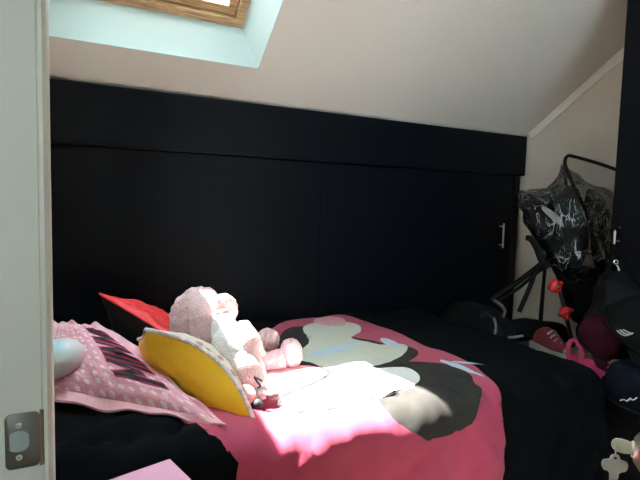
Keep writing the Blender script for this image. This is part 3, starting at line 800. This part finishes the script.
# push handle: two uprights and the bar between them
T([(621, 330, DN), (606, 262, DN), (587, 214, DN), (571, 180, DN), (565, 164, DN+.01), (567, 156.5, DN+.03), (574, 156.5, DN+.03), (600, 164, DN-.01), (622, 172, DN-.04)], .008, 'push_handle')
T([(590, 330, DF-.03), (580, 262, DF-.02), (572, 214, DF-.02), (566, 182, DF-.05), (565, 166, DF-.1)], .007, 'upright')
T([(553, 254, DN), (536, 268, DN), (515, 284, DN+.02), (492, 300, DN+.04)], .0125, 'footrest_tube')
T([(553, 262, DF), (538, 272, DF), (520, 287, DF), (500, 300, DF)], .009, 'footrest_tube')
T([(536, 268, DN), (531, 284, DN), (519, 312, DN)], .011, 'front_leg')
T([(556, 280, DN-.01), (562, 300, DN-.01), (568, 325, DN-.01), (574, 350, DN)], .009, 'joint_strut', GREYPL)
for x, y in ((555, 286), (565.5, 313)):
    c = P(x, y, DN-.03); mb = MB()
    mb.blob(c, (.026, .033, .022), cam3 @ Matrix.Rotation(.4, 3, 'Z'), .010, 60, 3)
    mb.box((-.032, -.006, -.02), (.034, .010, .02), .003, frame(c, *[(cam3 @ Matrix.Rotation(.5, 3, 'Z')).col[i] for i in range(3)]))
    j = mb.build('red_joint', REDPL, st, True, 'bright red plastic joint')
    MB().lathe([(.008, 0), (.007, .004)], frame(c+V((0, 0, 0))-FWD*.024, RGT, UPV, -FWD), 12).build('bolt', CHROME, j)
# dark armrest knee at left
T([(526.5, 238, DN), (531, 239, DN), (537, 248, DN), (541, 258, DN), (547, 268, DN)], lambda t: .013+.006*t, 'armrest', FAB)
# canopy, seat, basket
def silh(pts, d, th, m, nm, par=None, rough=.02, fs=9, lab=None, k=5):
    """rounded body whose side outline is given and which is th deep"""
    out = smooth_poly(pts, k); cx = sum(p[0] for p in out)/len(out); cy = sum(p[1] for p in out)/len(out)
    rings = [(-1, .55), (-.8, .82), (-.4, .97), (0, 1), (.4, .97), (.8, .82), (1, .55)]
    vs = []; n = len(out)
    for z, s in rings:
        for x, y in out:
            p = P(cx+(x-cx)*s, cy+(y-cy)*s, d+z*th/2)
            p += V((noise.noise(p*fs), noise.noise(p*fs+V((5, 0, 0))), noise.noise(p*fs+V((0, 5, 0)))))*rough
            vs.append(p)
    fs_ = []
    for i in range(len(rings)-1):
        for q in range(n): fs_.append((i*n+q, i*n+(q+1) % n, (i+1)*n+(q+1) % n, (i+1)*n+q))
    a = len(vs); vs.append(P(cx, cy, d-th/2*1.02)); b = len(vs); vs.append(P(cx, cy, d+th/2*1.02))
    for q in range(n):
        fs_.append((q, (q+1) % n, a)); e_ = (len(rings)-1)*n; fs_.append((e_+(q+1) % n, e_+q, b))
    return MB().add(vs, fs_).build(nm, m, par or st, True, lab)
silh([(522, 199), (535, 194), (549, 197), (556, 212), (562, 232), (566, 252), (556, 262), (543, 246), (531, 224)], 2.38, .22, FAB, 'canopy', rough=.025)
silh([(553, 190), (564, 186), (577, 190), (582, 215), (586, 240), (584, 262), (570, 268), (563, 244), (557, 214)], 2.37, .25, FABG, 'seat_back', rough=.02)
silh([(585, 190), (595, 190), (606, 204), (612, 225), (614, 255), (608, 280), (598, 284), (593, 255), (587, 220)], 2.36, .18, FAB, 'side_panel', rough=.02)
silh([(546, 250), (566, 262), (590, 268), (604, 280), (604, 318), (588, 326), (574, 320), (566, 300), (556, 276)], 2.40, .24, FAB, 'seat', rough=.015)
silh([(541.5, 208.5), (545, 207), (556, 214), (564, 221), (566, 228), (561, 226), (549, 217)], 2.255, .006, TAG, 'fabric_label', rough=.004, lab='pale woven label strip')
cov = silh([(517, 194), (530, 192), (545, 190), (554, 184), (561, 172), (565, 166), (573, 174), (592, 184), (607, 190), (616, 205), (618, 250), (608, 274), (588, 283), (568, 283), (552, 268), (538, 246), (527, 226), (520, 208)], 2.36, .33, FILM, 'rain_cover', rough=.03, fs=14, k=8)
# wheels on the floor behind the bed
for (x, d) in ((537, DN+.06), (541, DF-.02), (588, DN+.02), (575, DF-.05)):
    c = floorpt(x, d)+V((0, 0, .062)); ax = FWD.copy(); ax.z = 0; ax.normalize(); rx = V((ax.y, -ax.x, 0))
    wl = MB().lathe([(.045, -.014), (.058, -.012), (.062, 0), (.058, .012), (.045, .014)], frame(c, rx, V((0, 0, 1)), -ax), 28).build('wheel', RUBBER, st)
    MB().lathe([(.03, -.017), (.03, .017)], frame(c, rx, V((0, 0, 1)), -ax), 16).build('hub', GREYPL, wl)
    top_ = P(545, 268, d) if x < 560 else P(604, 262, min(d, DF-.06))
    MB().tube([c, c.lerp(top_, .5), top_], .008, 8).build('leg', TUBE, st)

# ------------------------------------------------------------------ things at the foot of the bed
silh([(503, 324), (520, 317), (545, 320), (566, 326), (572, 336), (560, 345), (530, 342), (508, 338)], 2.40, .22, FAB, 'basket', rough=.02)
sb = thing('sports_bag', 'crumpled black bag with pale strips at the foot of the bed', 'bag', (1.785, -.29, 0))
c_ = V((1.785, -.29, .34))
def bagshape(d, q):
    s_ = lambda a, p=.62: math.copysign(abs(a)**p, a)
    return V((.10*s_(d.x), .24*s_(d.y), .33*s_(d.z, .7)))
MB().blob(c_, (.125, .24, .33), None, .016, 11, 5, 0, 0, bagshape).build('body', FAB, sb)
T_ = lambda pts, r, nm, m, par: MB().tube([P(*p) for p in pts], r, 8, False, 0, 5).build(nm, m, par)
T_([(494, 318, 2.10), (496, 326, 2.08), (495, 334, 2.06)], .006, 'pale_strip', STRIPE, sb)
T_([(508, 337.5, 2.03), (516, 337, 2.03), (523, 336, 2.03)], .006, 'pale_strip', STRIPE, sb)
T_([(494, 300.5, 2.12), (501, 305, 2.11), (505, 311, 2.11), (503, 317, 2.10)], .008, 'buckle_strap', GREYPL, sb)
T_([(480, 318, 2.14), (487, 315, 2.14), (493, 322, 2.12), (491, 331, 2.1)], .010, 'handle', FAB, sb)

bb = thing('shoe_box', 'low dark box at the bed foot under the red shoe', 'box', (1.83, -.70, 0))
MB().box((1.70, -.84, 0), (1.94, -.57, .53), .004).build('body', BOXB, bb, False)
MB().box((1.695, -.845, .49), (1.945, -.565, .55), .004).build('lid', BOXB, bb, False)

sh = thing('sneaker', 'red and white sneaker on the dark box at the bed foot', 'shoe', (1.80, -.70, .55))
toe = P(574, 352, 1.90); heel = P(533, 336, 2.12)
dirx = (toe-heel); dirx.z = 0; ln = .235; dirx.normalize()
org_ = V(((toe.x+heel.x)/2, (toe.y+heel.y)/2, .551))
Ms = frame(org_, dirx, V((-dirx.y, dirx.x, 0)), V((0, 0, 1)))
solep = smooth_poly([(-.115, 0), (-.10, .030), (-.03, .030), (.05, .042), (.10, .032), (.118, 0), (.10, -.032), (.05, -.040), (-.03, -.032), (-.10, -.030)], 4)
MB().prism(solep, 0, .028, Ms, 0, .004).build('sole', SHOEW, sh)
def shoeup(d, q):
    x = q.x; k = (x+.11)/.22
    return V((x, q.y, q.z*(1.15-.65*sstep(.35, 1, k))))
mb = MB()
t_ = bmesh.new(); bmesh.ops.create_icosphere(t_, subdivisions=4, radius=1)
for v in t_.verts:
    k = (v.co.x+1)/2; z = max(-.1, v.co.z); v.co = V((v.co.x*.112, v.co.y*(.030+.01*sstep(.3, .8, k)), .026+max(0, z)*(.085-.045*sstep(.3, .8, k))))
t_.verts.index_update()
mb.add([v.co.copy() for v in t_.verts], [[v.index for v in f.verts] for f in t_.faces], 0, Ms); t_.free()
mb.build('upper', SHOER, sh)
for k in range(4):
    x = -.005+.018*k; z = .100-.012*k
    MB().tube([Ms @ V((x, -.024, z-.016)), Ms @ V((x+.004, 0, z-.001)), Ms @ V((x, .024, z-.016))], .003, 6, False, 0, 4).build('lace', SHOEW, sh)
MB().blob(Ms @ V((.098, 0, .036)), (.026, .030, .018), Ms.to_3x3(), 0, 1, 3).build('toe_cap', SHOEW, sh)

tb = thing('tote_bag', 'black tote bag with bright pink top between bed and wardrobe', 'bag', (1.83, -1.0, 0))
t0 = V((1.80, -1.02, 0))
def tote(dx, dy, z0, z1, m, nm, bev=.02): return MB().box((t0.x-dx, t0.y-dy, z0), (t0.x+dx, t0.y+dy, z1), bev, None, 0, 3).build(nm, m, tb)
tote(.105, .15, 0, .52, FAB, 'body'); tote(.109, .154, .505, .600, PINKC, 'pink_top', .012).__setitem__('label', 'bright pink top edge')
tote(.100, .145, .59, .622, BEIGE, 'beige_lining', .010).__setitem__('label', 'beige lining showing at the mouth')
MB().tube([V((1.688, -.885, .57)), V((1.676, -.885, .63)), V((1.69, -.90, .655)), V((1.676, -.94, .635)), V((1.688, -.93, .57))], .008, 8, False, 0, 5).build('handle', PINKC, tb)

def cap(label, c, fwd, up, crown, brim, s=1, emblem=None, em_at=None):
    Mx = ortho(c, fwd, up)
    r = thing('baseball_cap', label, 'cap', c, 'caps piled by the wardrobe')
    vs = []; fs = []; n = 32; m_ = 12
    for i in range(m_+1):
        a = PI/2*i/m_
        for k in range(n):
            t = 2*PI*k/n; seam = 1-.03*abs(math.cos(3*t))**12
            rx = .098*s*math.cos(a)**.75*seam; rz = .115*s*math.sin(a)
            vs.append((rx*math.cos(t), rx*.85*math.sin(t), rz+.012*noise.noise(V((math.cos(t)*2, math.sin(t)*2, a*2+c.x*9)))))
    for i in range(m_):
        for k in range(n): fs.append((i*n+k, i*n+(k+1) % n, (i+1)*n+(k+1) % n, (i+1)*n+k))
    fs.append(tuple(range(n))[::-1])
    cr = MB().add(vs, fs, 0, Mx).build('crown', crown, r)
    MB().tube([Mx @ V((.101*s*math.cos(2*PI*k/40), .086*s*math.sin(2*PI*k/40), .003)) for k in range(40)], .006, 8, True).build('band', CAPB, r)
    vs = []; fs = []; nb = 16; mr = 6
    for side in (0, 1):
        for i in range(mr+1):
            for k in range(nb+1):
                t = -1.15+2.3*k/nb; q = i/mr
                x = .090*s*math.cos(t)+q*.075*s*(math.cos(t*.95))**.6 if abs(t*.95) < PI/2 else .09*s*math.cos(t)
                y = .078*s*math.sin(t)*(1+.10*q); z = .004-.002*side*2-(y/.08/s)**2*.024*s-q*.012
                vs.append((x, y, z))
    N_ = (mr+1)*(nb+1)
    for i in range(mr):
        for k in range(nb):
            q = (i*(nb+1)+k, i*(nb+1)+k+1, (i+1)*(nb+1)+k+1, (i+1)*(nb+1)+k)
            fs.append(q); fs.append(tuple(N_+z for z in q[::-1]))
    for k in range(nb):
        a = mr*(nb+1)+k; fs.append((a, a+1, N_+a+1, N_+a)); fs.append((k+1, k, N_+k, N_+k+1))
    for i in range(mr):
        for kk in (0, nb):
            a = i*(nb+1)+kk; b = a+nb+1; fs.append((a, b, N_+b, N_+a))
    MB().add(vs, fs, 0, Mx).build('brim', brim, r)
    MB().blob(Mx @ V((0, 0, .116*s)), (.009, .009, .005), Mx.to_3x3(), 0, 1, 2).build('button', crown, r)
    return r, cr
cm, _ = cap('maroon baseball cap with brim pointing down on the pink tote bag', P(601, 340, 1.80), (-FWD*.72-UPV*.62+RGT*.28).normalized(), (UPV*.85-FWD*.5-RGT*.12).normalized(), MAROON, MAROON, .90)
cb, crb = cap('black baseball cap with white embroidered wing mark at right edge', P(634, 330, 1.66), (RGT*.3-FWD*.45-UPV*.5).normalized(), (UPV*.9-FWD*.3).normalized(), CAPB, CAPB, 1.08)
cn, crn = cap('navy baseball cap with white script below the maroon one', P(636, 392, 1.66), (RGT*.35-FWD*.75-UPV*.3).normalized(), (UPV*.75-FWD*.5-RGT*.2).normalized(), NAVY, NAVY, 1.05)
def emb(pts, d, r, par, nm='emblem'):
    MB().tube([P(x, y, d) for x, y in pts], r, 6, False, 0, 4).build(nm, EMBR, par)
emb([(617, 330.5), (621, 334), (626, 335.5), (633, 333)], 1.515, .0022, cb)
emb([(620, 330), (624, 333), (629, 334.5)], 1.515, .0026, cb)
emb([(623, 329.5), (627, 331.5), (631.5, 333.5)], 1.515, .0018, cb)
emb([(620, 400.5), (624, 399.5), (627, 401), (630, 398.5), (633, 400), (637, 397.5)], 1.515, .0020, cn, 'script')
emb([(629, 400), (631, 398)], 1.515, .0026, cn, 'script')

bk = thing('backpack', 'black backpack hanging by its strap from the wardrobe handle', 'bag', P(618, 300, 1.86))
def bps(d, q):
    s_ = lambda a, p=.7: math.copysign(abs(a)**p, a)
    return V((.085*s_(d.x)*(1-.25*d.y), .14*s_(d.y), .07*s_(d.z)))
MB().blob(P(617, 305, 1.93), (.1, .15, .07), cam3, .030, 9, 5, 0, 2, bps).build('body', FAB, bk)
hp = V((WX-.03, g0.y, g1.z+.05))
MB().tube([P(604, 278, 1.93), P(613, 255, 1.98), hp+V((-.004, .006, .012)), hp+V((-.012, -.012, .016)), P(621, 238, 1.97), P(622, 262, 1.94), P(622, 282, 1.90)], .009, 8, False, 0, 6).build('strap', FAB, bk)
MB().tube([P(616, 262, 1.925)+(RGT*math.cos(a)+UPV*math.sin(a))*.008 for a in [2*PI*k/14 for k in range(14)]], .0022, 6, True).build('zip_ring', CHROME, bk)
MB().tube([P(617, 265, 1.92), P(619, 270, 1.92), P(617.5, 275, 1.92), P(618.5, 280, 1.915)], lambda t: .0035, 6, False, 0, 3).build('zip_chain', CHROME, bk)
# ------------------------------------------------------------------ light
sun = bpy.data.lights.new('sun', 'SUN'); sun.energy = 30; sun.angle = math.radians(.6); sun.color = (1, .96, .9)
so = bpy.data.objects.new('sun', sun); COL.objects.link(so)
SD = V((.262, -.405, -1)).normalized()
so.rotation_euler = SD.to_track_quat('-Z', 'Y').to_euler(); so.location = (-2, 2, 5)
wn = bpy.data.worlds.new('sky'); SC.world = wn; wn.use_nodes = True
bg = wn.node_tree.nodes['Background']; bg.inputs['Color'].default_value = (.72, .90, 1, 1); bg.inputs['Strength'].default_value = 8.0
vsx = SC.view_settings
vsx.view_transform = 'Standard'; vsx.look = 'None'; vsx.gamma = 1; vsx.use_curve_mapping = False; vsx.exposure = 1.35
SC.cycles.max_bounces = 12; SC.cycles.transparent_max_bounces = 16
